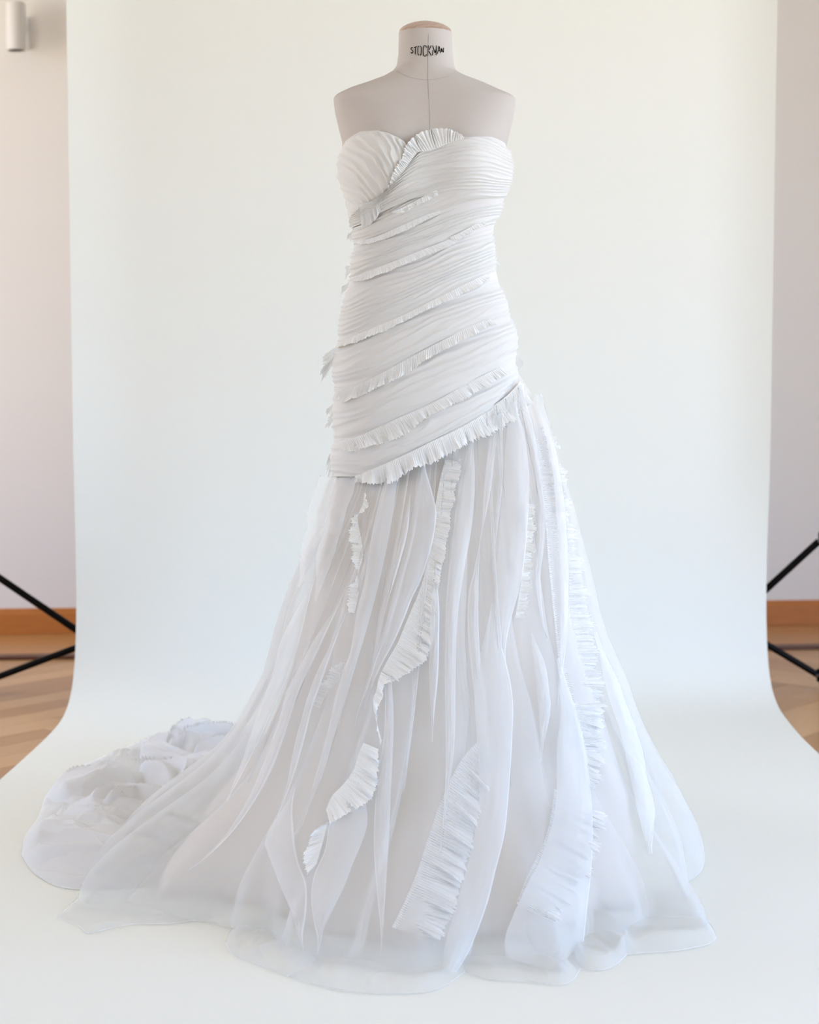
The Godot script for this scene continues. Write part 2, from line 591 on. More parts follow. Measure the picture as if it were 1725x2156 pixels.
func make_backdrop() -> void:
	var left := [[.9, .0], [1.4, .0], [1.9, .0], [2.4, .0], [2.9, .0], [3.4, .0], [3.8, .0], [4.10, .0], [4.28, .001], [4.42, .004], [4.52, .010], [4.60, .026], [4.66, .055], [4.705, .105], [4.735, .18], [4.757, .29], [4.768, .42], [4.772, .60], [4.772, .85], [4.772, 1.2], [4.772, 1.7], [4.772, 2.2], [4.772, PAPER_TOP]]
	var cl := []
	for q in left: cl.append(Vector2(q[0], q[1]))
	var pl := curve(cl, 160)
	var nu := 80
	var p := PackedVector3Array()
	for j in pl.size():
		for i in nu:
			var u := i / (nu - 1.0)
			var zl := pl[j].x
			var zr := zl + .185 * smoothstep(2.0, 4.3, zl)
			var h := pl[j].y
			var xl := -1.045 + .0231 * zl
			var xr := 1.005 + .0035 * zr * (zr / 4.0)
			var xr2 := lerpf(xr, 1.0395 - .0, smoothstep(4.3, 4.95, zr))
			var z := lerpf(zl, zr, u)
			var up := smoothstep(.15, .8, h)
			var e := maxf(absf(u - .5) * 2 - .82, 0) / .18
			z -= (.042 if u > .5 else .034) * e * e * up
			z += .004 * sin(u * 5.0 + h * 1.3) * up
			p.append(Vector3(lerpf(xl, xr2, u), h + .0015, -z))
	var o := thing("paper_backdrop", "wide creamy white paper backdrop hanging and sweeping out over the floor", "backdrop")
	build("paper_sheet", mesh_of(p, nu, pl.size()), mats.paper, o)
	var mid := (p[p.size() - nu] + p[p.size() - 1]) / 2
	var dir := (p[p.size() - 1] - p[p.size() - nu]).normalized()
	var core := mid + Vector3(0, .03, -.055)
	build("paper_roll", tube([core - dir * .99, core + dir * .99], .055, 28), mats.paper, o)
	var bar := thing("crossbar", "black metal crossbar that carries the paper roll", "crossbar")
	build("bar", tube([core - dir * 1.24, core + dir * 1.22], .014), mats.black_metal, bar)
	for s in [-1.2, 1.18]:
		build("end_knob", tube([core + dir * (s - .03), core + dir * (s + .03)], .022), mats.black_plastic, bar)

func make_stand(hub: Vector3, foot: float, collar_h: float, brace_h: float, low_h: float, turn: float, label: String) -> void:
	var o := thing("backdrop_stand", label, "stand", "stands of the paper backdrop")
	o.position = Vector3(hub.x, 0, hub.z)
	var r := .0105
	build("pole", tube([Vector3(0, low_h - .03, 0), Vector3(0, 1.2, 0)], .0155), mats.black_metal, o)
	build("upper_pole", tube([Vector3(0, 1.2, 0), Vector3(0, PAPER_TOP + .03, 0)], .0125), mats.black_metal, o)
	build("clamp_collar", moved(lathe([[.016, -.035], [.023, -.033], [.024, .03], [.016, .034]], 24), Transform3D(Basis(), Vector3(0, 1.2, 0))), mats.black_plastic, o)
	build("clamp_knob", tube([Vector3(.02, 1.2, 0), Vector3(.055, 1.2, 0)], .012), mats.black_plastic, o)
	build("leg_collar", moved(lathe([[.016, -.012], [.026, -.012], [.027, -.006], [.027, .024], [.023, .030], [.016, .030]], 28), Transform3D(Basis(), Vector3(0, collar_h, 0))), mats.black_plastic, o)
	build("brace_collar", moved(lathe([[.016, -.020], [.024, -.020], [.025, .016], [.016, .018]], 28), Transform3D(Basis(), Vector3(0, low_h, 0))), mats.black_plastic, o)
	for k in 3:
		var d := Vector3(cos(turn + k * TAU / 3), 0, sin(turn + k * TAU / 3))
		var a := d * .026 + Vector3(0, collar_h, 0)
		var f := d * foot + Vector3(0, .016, 0)
		var leg := build("leg", tube([a, f], r), mats.black_metal, o)
		build("rubber_foot", tube([f.lerp(a, .05), f], .014), mats.black_plastic, leg)
		var t := (collar_h - brace_h) / (collar_h - .016)
		var j := a.lerp(f, t)
		var br := build("brace", tube([d * .022 + Vector3(0, low_h, 0), j], r * .95), mats.black_metal, o)
		build("rivet", tube([j + Vector3(0, 0, -.014), j + Vector3(0, 0, .014)], .004), mats.steel, br)
		for q in [a, d * .024 + Vector3(0, low_h, 0)]:
			build("rivet", tube([q + d.cross(Vector3.UP) * -.016, q + d.cross(Vector3.UP) * .016], .0045), mats.steel, o)

# ---------------------------------------------------------------- the dress form

func make_form() -> void:
	var o := thing("dress_form", "armless linen dress form with wooden neck cap wearing the white gown", "dress form")
	var foot := at(MIDDLE, 1804, AXIS)
	o.position = Vector3(foot.x, 0.002, -AXIS)
	var back := -o.position
	var nu := 160
	var ys := []
	var y := 70.0
	while y < 900:
		ys.append(y)
		y += 2.0 if y < 150 else (1.0 if y < 215 else 5.0)
	var p := PackedVector3Array()
	for r in ys:
		for i in nu:
			p.append(body(TAU * i / nu, r, 0.0 if r < 330 else -.008) + back)
	# close the underside
	var last: float = ys[-1]
	for i in nu:
		p.append(body(0, last) * 0.0 + at(MIDDLE, last, AXIS) + back)
	build("torso", mesh_of(p, nu, ys.size() + 1, false, true), mats.linen, o)
	# cap: a shallow wooden dome, tipped a little forward
	var mid := at(895.5, 66, AXIS)
	var prof := [[.0, -.012], [.0485, -.012], [.0497, -.004], [.0500, .0], [.0497, .0026], [.0475, .0052], [.043, .0088], [.034, .0135], [.022, .0172], [.010, .0192], [.0, .0197]]
	var cm := lathe(prof, 64)
	var arr := cm.surface_get_arrays(0)
	var uv := PackedVector2Array()
	for v in arr[Mesh.ARRAY_VERTEX]: uv.append(Vector2(v.x / .102 + .5, v.z / .102 + .5))
	arr[Mesh.ARRAY_TEX_UV] = uv
	cm = ArrayMesh.new()
	cm.add_surface_from_arrays(Mesh.PRIMITIVE_TRIANGLES, arr)
	build("neck_cap", moved(cm, Transform3D(Basis(Vector3.RIGHT, .14), mid + back)), mats.cap_wood, o)
	# seams
	var line := func(pts: Array, wide: float, called: String, mat: Material, parent: Node, off: float, n: int):
		var c := curve(v2(pts), n)
		var q := PackedVector3Array()
		for i in n:
			var d := (c[mini(i + 1, n - 1)] - c[maxi(i - 1, 0)]).normalized()
			var nn := Vector2(-d.y, d.x) * wide / 2
			for s in [-1.0, 0.0, 1.0]:
				var a := find("body", c[i] + nn * s)
				q.append(body(a.x, a.y, off if s == 0 else off * .3) + back)
		return build(called, mesh_of(q, 3, n), mat, parent)
	line.call([903, 72, 902, 100, 901.5, 130, 901, 168], 1.2, "centre_seam", mats.seam, o, .0010, 30)
	line.call([901, 168, 903, 200, 905, 240, 905, 275], .9, "centre_seam", mats.seam, o, .0009, 30)
	line.call([838, 149, 850, 157, 870, 164, 901, 168, 930, 164, 950, 158, 959, 150], .8, "neck_seam", mats.seam, o, .0009, 50)
	# the maker's name, stencilled on the neck
	var word := Node3D.new()
	word.name = "lettering"
	word.set_meta("label", "black stencilled lettering on the neck")
	o.add_child(word, true)
	var strokes := [
		[605, 697, 594, 689, 578, 692, 568, 708, 571, 726, 588, 740, 602, 754, 607, 772, 597, 789, 580, 793, 567, 782],
		[622, 690, 648, 682, 676, 674], [649, 684, 646, 750, 642, 815],
		[714, 664, 699, 676, 693, 705, 692, 750, 694, 795, 700, 820, 713, 834], [734, 664, 747, 678, 753, 705, 755, 750, 752, 795, 746, 820, 734, 834],
		[847, 692, 843, 668, 826, 654, 808, 655, 794, 675, 788, 720, 787, 760, 790, 810, 799, 840, 818, 853, 837, 845, 847, 812],
		[880, 652, 876, 750, 872, 851], [931, 654, 915, 693, 898, 734], [893, 758, 913, 798, 936, 841],
		[963, 742, 959, 790, 955, 836], [960, 655, 975, 705, 1000, 788], [1027, 700, 1016, 745, 1004, 788], [1027, 654, 1024, 740, 1020, 832],
		[1074, 664, 1060, 735, 1045, 808], [1076, 664, 1088, 728, 1101, 792], [1062, 752, 1078, 748, 1094, 744],
		[1117, 706, 1116, 740, 1115, 778], [1118, 706, 1134, 744, 1151, 783], [1156, 696, 1154, 738, 1153, 781]]
	for s in strokes:
		var pts := []
		for i in range(0, s.size(), 2):
			pts.append(800 + s[i] / 8.625)
			pts.append(20 + s[i + 1] / 8.625)
		line.call(pts, 1.5, "letter_stroke", mats.ink, word, .0016, 12)
	# what carries it, under the skirt
	build("pole", tube([Vector3(0, .03, 0), Vector3(0, at(0, 880, AXIS).y, 0)], .018), mats.steel, o)
	build("base", lathe([[.0, .0], [.20, .0], [.205, .006], [.20, .016], [.04, .03], [.03, .06], [.0, .06]]), mats.black_metal, o)

# ---------------------------------------------------------------- the gown

var gown: Node3D

func out_of(on: String, phi: float, y: float) -> Vector3:   # straight out from the body
	return (place(on, phi, y, .01) - place(on, phi, y, 0.0)).normalized()

func pleat_strip(called: String, root_l: Array, free_l: Array, on: String, mat: String, pleats: int, lift := [.004, .014], deep := 1.0, flute := .004, ragged := .05, parent: Node = null) -> MeshInstance3D:
	# a knife-pleated strip: sewn along root, its free edge standing off; both edges measured on the body
	var n := pleats * 2 + 1
	var a := curve(v2(root_l), n)
	var b := curve(v2(free_l), n)
	var nv := 6
	var pr := []
	var pf := []
	var nr := []
	for i in n:
		var fa := find(on, a[i])
		var fb := find(on, b[i])
		pr.append(place(on, fa.x, fa.y))
		pf.append(place(on, fb.x, fb.y))
		nr.append(((place(on, fa.x, fa.y, .01) - pr[i]) + (place(on, fb.x, fb.y, .01) - pf[i])).normalized())
	var p := PackedVector3Array()
	p.resize(n * nv)
	var wob := rng.randf() * 50
	for i in n:
		var step: float = pf[mini(i + 1, n - 1)].distance_to(pf[maxi(i - 1, 0)]) * .5
		var amp := clampf(step * .8, .0006, .004) * deep * (.75 + .5 * noise.get_noise_2d(i * .31, wob + 3))
		var grow := 1.0 + rng.randf_range(-ragged, ragged) + (ragged * .8 if i % 2 == 0 else -ragged * .8)
		var wave := flute * (sin(i * .23 + wob) + .6 * sin(i * .61 + wob * 2)) + flute * .7 * noise.get_noise_2d(i * .13, wob)
		var sway: Vector3 = (pf[mini(i + 2, n - 1)] - pf[maxi(i - 2, 0)]).normalized() * noise.get_noise_2d(i * .14, wob + 9) * .008 * deep
		for j in nv:
			var t := j / (nv - 1.0)
			var q: Vector3 = pr[i].lerp(pf[i], t * lerpf(1.0, grow, t))
			q += nr[i] * (lerpf(lift[0], lift[1], t * t * .5 + t * .5) + wave * t * t + (amp if i % 2 == 0 else -amp) * lerpf(.35, 1.0, t))
			q += sway * t * t
			p[j * n + i] = q
	return build(called, mesh_of(p, n, nv, true, false, 1), mats[mat], gown if parent == null else parent)

func drape_band(called: String, upper_l: Array, lower_l: Array, folds: float, mat := "drape", lift := [.002, .009, .004], fine := 1.0, seed_ := 0.0, on := "body", nu := 150, nv := 0) -> MeshInstance3D:
	# gathered tulle between two edges, its folds running along it
	var cu := curve(v2(upper_l), 28)
	var cl := curve(v2(lower_l), 28)
	var mu := []
	var ml := []
	for i in 28:
		mu.append(find(on, cu[i]))
		ml.append(find(on, cl[i]))
	if nv == 0: nv = int(folds * 7) + 6
	var p := PackedVector3Array()
	for j in nv:
		var t := j / (nv - 1.0)
		for i in nu:
			var f := i / (nu - 1.0) * 26.999
			var k := int(f)
			var a: Vector2 = mu[k].lerp(mu[k + 1], f - k)
			var b: Vector2 = ml[k].lerp(ml[k + 1], f - k)
			var u := f / 27.0
			var s := t * folds + 1.2 * noise.get_noise_2d(u * 1.2 + seed_, t * 1.5) + .22 * noise.get_noise_2d(u * 4 + seed_, t * 5)
			var w := absf(fposmod(s, 1.0) * 2 - 1)
			var ridge := pow(w, 1.6) * (.45 + .85 * (noise.get_noise_2d(floorf(s) * 3.7 + seed_, u * 1.8) * .5 + .5))
			var w2 := absf(fposmod(s * 2.7 + .3, 1.0) * 2 - 1)
			var d := (ridge * .0036 + w2 * .0009 * (noise.get_noise_2d(u * 5, s * 2 + seed_) * .5 + .5)) * fine
			var rise := lerpf(lift[0], lift[1], smoothstep(0.0, .45, t)) if t < .7 else lerpf(lift[1], lift[2], smoothstep(.7, 1.0, t))
			var q := a.lerp(b, t)
			p.append(place(on, q.x, q.y, rise + d))
	return build(called, mesh_of(p, nu, nv, false, false, 1), mats[mat], gown)

func skirt_layer(called: String, mat: String, off: Array, folds: int, fold: float, depth: float, seed_: float, top := 800.0, hem := 1804.0, spread := 1.0, nu := 560, nv := 90) -> MeshInstance3D:
	# a full round layer hanging in folds that lap over themselves
	var p := PackedVector3Array()
	for j in nv:
		var t := j / (nv - 1.0)
		var y := lerpf(top, hem, 1.0 - pow(1.0 - t, 1.25))
		var g := smoothstep(-.15, .75, t)
		for i in nu:
			var phi := TAU * i / nu
			var warp := 1.5 * noise.get_noise_3d(cos(phi) * .9 + seed_, sin(phi) * .9, t * .5)
			var ph := folds * phi + warp * 2.2
			var lap := fold * (.55 + .9 * (noise.get_noise_3d(cos(phi) * 1.7, sin(phi) * 1.7, seed_ + 5 + t * .3) * .5 + .5))
			var f := phi + lap / folds * g * sin(ph)
			var r := depth * g * cos(ph) * (1.0 - .5 * smoothstep(.93, 1.0, t))
			r += .004 * noise.get_noise_3d(cos(phi) * 14, sin(phi) * 14, t * 3 + seed_) * g
			var base := skirt(f, y, 0.0)
			var axis := at(MIDDLE, y, AXIS)
			var d := Vector3(base.x - axis.x, 0, base.z - axis.z)
			var q := base + d.normalized() * (lerpf(off[0], off[1], t) + r)
			q = Vector3(axis.x, 0, axis.z).lerp(Vector3(q.x, 0, q.z), lerpf(1.0, spread, t)) + Vector3(0, base.y, 0)
			var floor_gap := .004 + .004 * (noise.get_noise_2d(phi * 6, seed_) * .5 + .5)
			q.y = maxf(q.y + .010 * (noise.get_noise_3d(cos(phi) * 5, sin(phi) * 5, seed_) ) * smoothstep(.9, 1.0, t), floor_gap)
			p.append(q)
	return build(called, mesh_of(p, nu, nv, false, true, 1), mats[mat], gown)

func laid_fold(called: String, left_l: Array, right_l: Array, mat := "fold", lift := .006, puff := .010, rim_side := 0, ends := 3, n := 80) -> MeshInstance3D:
	# a fold of tulle standing off the skirt between two edges, the edge doubled where the cloth turns under;
	# ends: 1 narrows away at its top, 2 at its foot
	var a := curve(v2(left_l), n)
	var b := curve(v2(right_l), n)
	var cols := 13
	var p := PackedVector3Array()
	var rims := [PackedVector3Array(), PackedVector3Array()]
	for j in n:
		var t := j / (n - 1.0)
		var thin := 1.0
		if ends & 1: thin *= smoothstep(-.02, .3, t)
		if ends & 2: thin *= smoothstep(-.02, .45, 1.0 - t)
		var am := a[j].lerp(b[j], .5)
		var fa := find("skirt", am.lerp(a[j], lerpf(.15, 1.0, thin)))
		var fb := find("skirt", am.lerp(b[j], lerpf(.15, 1.0, thin)))
		var pa := place("skirt", fa.x, fa.y)
		var pb := place("skirt", fb.x, fb.y)
		var nn := (place("skirt", fa.x, fa.y, .01) - pa + place("skirt", fb.x, fb.y, .01) - pb).normalized()
		var wide := pa.distance_to(pb)
		var pf := minf(puff, wide * .3) * thin
		var li := lift * lerpf(.5, 1.0, thin)
		for k in cols:
			var u := k / (cols - 1.0)
			var h := li + pf * pow(sin(PI * u), .7) + .002 * noise.get_noise_2d(j * .08, k * .4 + lift * 900)
			p.append(pa.lerp(pb, u) + nn * h)
		var rimw := minf(.0026, wide * .3) / maxf(wide, .001)
		for s in 2:
			for k in 3:
				var u2 := rimw * k / 2.0
				if s == 1: u2 = 1.0 - u2
				rims[s].append(pa.lerp(pb, u2) + nn * (li + pf * pow(sin(PI * u2), .7) + .0012))
	var o := build(called, mesh_of(p, cols, n, false, false, 1), mats[mat], gown)
	for k in 2:
		if rim_side == 0 or rim_side == k * 2 - 1:
			build("turned_edge", mesh_of(rims[k], 3, n, false, false, 1), mats.edge, o)
	return o

func heap(called: String, outline_l: Array, mid: Array, high: float, seed_: float, mat := "train", lie := .6, fine := 1.0) -> MeshInstance3D:
	# cloth lying on the floor inside an outline measured on the floor, thrown up in folds that run along the angle lie
	var o := curve(v2(outline_l), 140)
	var c := on_floor(mid[0], mid[1])
	var rings := 44
	var p := PackedVector3Array()
	var along := Vector2(cos(lie), sin(lie))
	for j in rings:
		var r := 1.0 - j / (rings - 1.0)
		for i in 140:
			var q := c.lerp(on_floor(o[i].x, o[i].y), r)
			var w := Vector2(q.x, q.z)
			w += Vector2(noise.get_noise_2d(w.x * 1.4, w.y * 1.4 + seed_), noise.get_noise_2d(w.x * 1.4 + 40, w.y * 1.4 + seed_)) * .16
			var u := w.dot(along)
			var v := w.dot(along.orthogonal())
			var ridge := 1.0 - absf(noise.get_noise_2d(u * 1.1 + seed_, v * 4.2 * fine)) * 2.6
			var small := 1.0 - absf(noise.get_noise_2d(u * 2.6 - seed_, v * 9.0 * fine)) * 2.2
			var edge := smoothstep(0.0, .22, 1.0 - r)
			var dome := pow(maxf(1.0 - r * r, 0.0), .6)
			var h := high * (dome * .35 + edge * (.45 * maxf(ridge, -.2) + .12 * small))
			p.append(Vector3(q.x, maxf(h, 0) + .004 + .003 * small * edge, q.z))
	var made := build(called, mesh_of(p, 140, rings, false, false, 2), mats[mat], gown)
	if called != "hem_pool": return made
	var hem := PackedVector3Array()
	for j in 3:
		for i in 140:
			hem.append(p[i].lerp(p[140 + i], .0 if j == 0 else .12 * j) + Vector3(0, .0006 + .0012 * (j % 2), 0))
	build("rolled_hem", mesh_of(hem, 140, 3, false, false, 2), mats.edge, made)
	return made

func make_gown() -> void:
	gown = thing("wedding_gown", "strapless white tulle wedding gown with pleated ruffles and a long train", "wedding gown")
	var p := PackedVector3Array()
	# the opaque foundation: corselet to the neckline, lining to the floor
	var neck := func(phi: float) -> float:
		var d := rad_to_deg(phi)
		if absf(d) > 90: return 318.0
		var f := [-90, 325, -65, 300, -42, 287, -25, 288, -14, 310, -8, 324, 5, 318, 20, 303, 45, 298, 70, 304, 90, 322]
		for k in range(0, f.size() - 2, 2):
			if d <= f[k + 2]: return lerpf(f[k + 1], f[k + 3], (d - f[k]) / (f[k + 2] - f[k]))
		return 322.0
	for j in 120:
		for i in 200:
			var phi := TAU * i / 200.0
			if phi > PI: phi -= TAU
			var foot := 915.0 - (105.0 if phi > 0 else 65.0) * sin(phi) if absf(phi) < PI / 2 else 900.0
			p.append(body(phi, lerpf(neck.call(phi) + 6, foot, j / 119.0), .002))
	build("underbodice", mesh_of(p, 200, 120, false, true, 1), mats.underbodice, gown)
	p = PackedVector3Array()
	for r in range(770, 1795, 8):
		var t := (r - 770) / 1030.0
		for i in 240:
			var phi := TAU * i / 240
			var q := skirt(phi, r, -.004)
			var ax := at(MIDDLE + 20, r, AXIS)
			var d := Vector2(q.x - ax.x, q.z - ax.z) * (1.0 - .15 * smoothstep(.1, .5, t) - lerpf(.10, .03, maxf(cos(phi), 0)) * smoothstep(.6, 1.0, t))
			d += d.normalized() * .012 * t * cos(11 * phi + 2 * noise.get_noise_2d(phi, 3))
			p.append(Vector3(ax.x + d.x, q.y if r < 1788 else .001, ax.z + d.y))
	build("lining", mesh_of(p, 240, p.size() / 240, false, true, 1), mats.lining, gown)
	make_skirt()
	make_bodice()
	make_train()

func make_bodice() -> void:
	# bands of gathered tulle, bottom to top, each lapping the frill below it
	var bands := [
		# upper edge, lower edge, folds
		[[690, 905, 720, 905, 780, 900, 860, 872, 960, 828, 1040, 788, 1084, 755, 1100, 742], [685, 1004, 720, 1003, 770, 1000, 850, 965, 950, 915, 1040, 862, 1078, 826, 1096, 806], 5.0],
		[[690, 795, 725, 795, 790, 772, 860, 745, 960, 700, 1040, 668, 1084, 650, 1100, 645], [688, 926, 715, 930, 770, 918, 860, 880, 960, 832, 1040, 788, 1082, 752, 1098, 738], 7.0],
		[[690, 700, 725, 700, 790, 676, 860, 648, 960, 610, 1030, 585, 1060, 578, 1080, 572], [688, 815, 715, 822, 770, 808, 850, 770, 940, 720, 1020, 682, 1078, 662, 1098, 655], 7.0],
		[[720, 585, 745, 582, 800, 560, 860, 540, 940, 505, 1000, 486, 1040, 474, 1060, 470], [695, 715, 722, 722, 780, 698, 850, 668, 930, 624, 1000, 590, 1046, 572, 1066, 568], 12.0],
		[[730, 505, 752, 505, 800, 488, 860, 468, 940, 440, 1000, 425, 1045, 418, 1065, 416], [722, 590, 745, 588, 790, 570, 850, 546, 920, 518, 980, 492, 1036, 476, 1056, 472], 8.0],
		[[727, 470, 750, 470, 800, 448, 850, 420, 920, 392, 990, 380, 1050, 380, 1072, 380], [730, 512, 750, 514, 790, 502, 850, 478, 920, 448, 990, 424, 1042, 420, 1062, 418], 5.0],
	]
	for k in bands.size():
		var b: Array = bands[k]
		drape_band("gathered_band", b[0], b[1], b[2], "drape", [-.001, .006, .001], 1.0, 3.1 * k)
	# the draped right cup wraps across from the neckline to the waist
	drape_band("wrapped_drape", [826, 404, 845, 372, 865, 342, 888, 318, 925, 303, 965, 294, 1000, 289, 1030, 295, 1062, 314, 1082, 322], [742, 482, 770, 470, 800, 452, 832, 436, 870, 420, 920, 408, 970, 402, 1010, 400, 1062, 402, 1084, 400], 13.0, "drape", [.006, .010, .006], 1.0, 21.0, "body", 170)
	# the other cup, gathered slantwise
	cup()
	# frills of fine knife pleats under the edges of the bands
	pleat_strip("pleated_frill", [712, 722, 726, 717, 742, 710, 790, 690, 850, 664, 900, 638, 950, 612, 1000, 586, 1020, 578], [712, 734, 728, 730, 744, 726, 795, 706, 838, 686, 905, 650, 958, 625, 1006, 598, 1024, 586], "body", "ruffle", 84, [.005, .012], 1.1, .004)
	pleat_strip("pleated_frill", [714, 822, 735, 818, 764, 808, 820, 778, 880, 744, 940, 712, 1000, 682, 1030, 672], [714, 836, 728, 846, 748, 842, 810, 812, 862, 785, 900, 756, 950, 728, 1004, 698, 1034, 684], "body", "soft_ruffle", 88, [.005, .012], 1.1, .0045)
	pleat_strip("pleated_frill", [718, 928, 740, 924, 768, 914, 840, 880, 910, 848, 980, 808, 1030, 782, 1050, 772], [736, 946, 752, 950, 766, 946, 850, 918, 900, 878, 962, 846, 1030, 806, 1062, 786], "body", "soft_ruffle", 96, [.005, .012], 1.1, .005)
	pleat_strip("pleated_frill", [752, 1002, 800, 982, 860, 954, 910, 928, 960, 904, 1010, 874, 1050, 848, 1078, 826, 1088, 816], [758, 1026, 800, 1022, 838, 1012, 872, 985, 905, 976, 950, 950, 1000, 922, 1045, 900, 1085, 862, 1098, 845], "body", "ruffle", 110, [.006, .014], 1.2, .007, .07)
	pleat_strip("pleated_frill", [1000, 878, 1030, 858, 1060, 836, 1080, 816, 1092, 802], [1010, 918, 1045, 898, 1070, 880, 1086, 862, 1100, 845], "skirt", "ruffle", 32, [.004, .016], 1.2, .005, .07)
	pleat_strip("pleated_frill", [746, 584, 765, 578, 792, 566, 850, 543, 900, 522, 940, 506, 975, 488], [746, 592, 765, 592, 792, 585, 850, 560, 905, 536, 945, 518, 985, 490], "body", "ruffle", 68, [.005, .011], 1.1, .003)
	pleat_strip("pleated_frill", [760, 508, 780, 503, 802, 496, 850, 474, 900, 452, 925, 444], [760, 514, 780, 514, 802, 509, 850, 490, 902, 462, 930, 448], "body", "ruffle", 54, [.005, .011], 1.1, .0025)
	pleat_strip("pleated_frill", [828, 446, 850, 438, 875, 424, 900, 410, 918, 400], [832, 452, 855, 447, 880, 434, 905, 421, 924, 410], "body", "ruffle", 26, [.007, .011], 1.1, .003)
	pleat_strip("pleated_frill", [945, 500, 965, 490, 990, 476, 1010, 466], [949, 508, 970, 498, 995, 484, 1015, 471], "body", "soft_ruffle", 18, [.007, .011], 1.1, .002)
	pleat_strip("pleated_frill", [1036, 538, 1038, 544, 1039, 550], [1038, 546, 1040, 552, 1041, 558], "body", "ruffle", 10, [.0, .012], 1.0, .001)
	# where the frills turn the side they stand out from the outline
	for e in [[715, 722, 707, 750, 713, 742, 705, 794, .026, 26], [708, 838, 706, 872, 707, 862, 706, 904, .017, 18], [706, 930, 701, 960, 702, 966, 698, 1003, .011, 14], [750, 476, 748, 490, 750, 490, 747, 508, .013, 12], [746, 552, 743, 566, 744, 566, 740, 584, .013, 12], [738, 590, 735, 602, 736, 604, 731, 620, .013, 12], [1084, 742, 1085, 764, 1084, 755, 1084, 780, .014, 14]]:
		pleat_strip("frill_end", [e[0], e[1], (e[0] + e[2]) / 2.0, (e[1] + e[3]) / 2.0, e[2], e[3]], [e[4], e[5], (e[4] + e[6]) / 2.0, (e[5] + e[7]) / 2.0, e[6], e[7]], "body", "sheer_ruffle", e[9], [.001, e[8]], 1.3, .003, .16)
	# the long frill of the neckline: a fan over the valley, down the cup's edge, turned over below
	pleat_strip("neckline_frill", [868, 340, 872, 330, 882, 322, 896, 320, 915, 316, 935, 306, 955, 298, 970, 295], [850, 332, 857, 310, 869, 294, 886, 281, 908, 274, 934, 273, 958, 281, 975, 293], "body", "ruffle", 24, [.010, .013], 1.6, .001, .02)
	pleat_strip("neckline_frill", [880, 324, 868, 340, 856, 358, 844, 376, 835, 391, 828, 403], [863, 305, 852, 328, 841, 349, 832, 368, 826, 385, 823, 399], "body", "ruffle", 26, [.012, .013], 1.8, .001, .03)
	pleat_strip("neckline_frill", [823, 402, 808, 413, 793, 423, 780, 428, 768, 431], [821, 412, 812, 436, 800, 460, 785, 475, 772, 478], "body", "soft_ruffle", 22, [.012, .010], 1.4, .001, .03)

func cup() -> void:
	# fold lines run from the neckline and the side down to the frill
	var a := curve(v2([869, 320, 857, 303, 845, 293, 830, 285, 810, 278, 790, 277, 762, 284, 740, 297, 722, 322, 712, 350, 710, 385, 722, 425, 732, 466]), 170)
	var b := curve(v2([869, 322, 862, 336, 855, 348, 848, 360, 841, 371, 835, 382, 829, 392, 823, 402, 815, 414, 804, 428, 790, 446, 768, 464, 745, 478]), 170)
	var p := PackedVector3Array()
	var nv := 46
	for j in nv:
		var t := j / (nv - 1.0)
		for i in 170:
			var s := i / 169.0
			var bow := Vector2(6, -10) * sin(PI * t) * sin(PI * s)
			var q := find("body", a[i].lerp(b[i], t) + bow)
			var f := s * 16.0 + .6 * noise.get_noise_2d(t * 1.0, s * 4 + 70) + .1 * noise.get_noise_2d(t * 3, s * 11)
			var w := pow(absf(fposmod(f, 1.0) * 2 - 1), 1.5) * (.4 + .8 * (noise.get_noise_2d(floorf(f) * 2.3, t * 1.6) * .5 + .5))
			var edge := smoothstep(0.0, .05, t) * smoothstep(0.0, .04, 1 - t)
			p.append(body(q.x, q.y, .0035 + (.003 + w * .0046) * lerpf(.3, 1.0, edge)))
	build("gathered_cup", mesh_of(p, 170, nv, false, false, 1), mats.drape, gown)

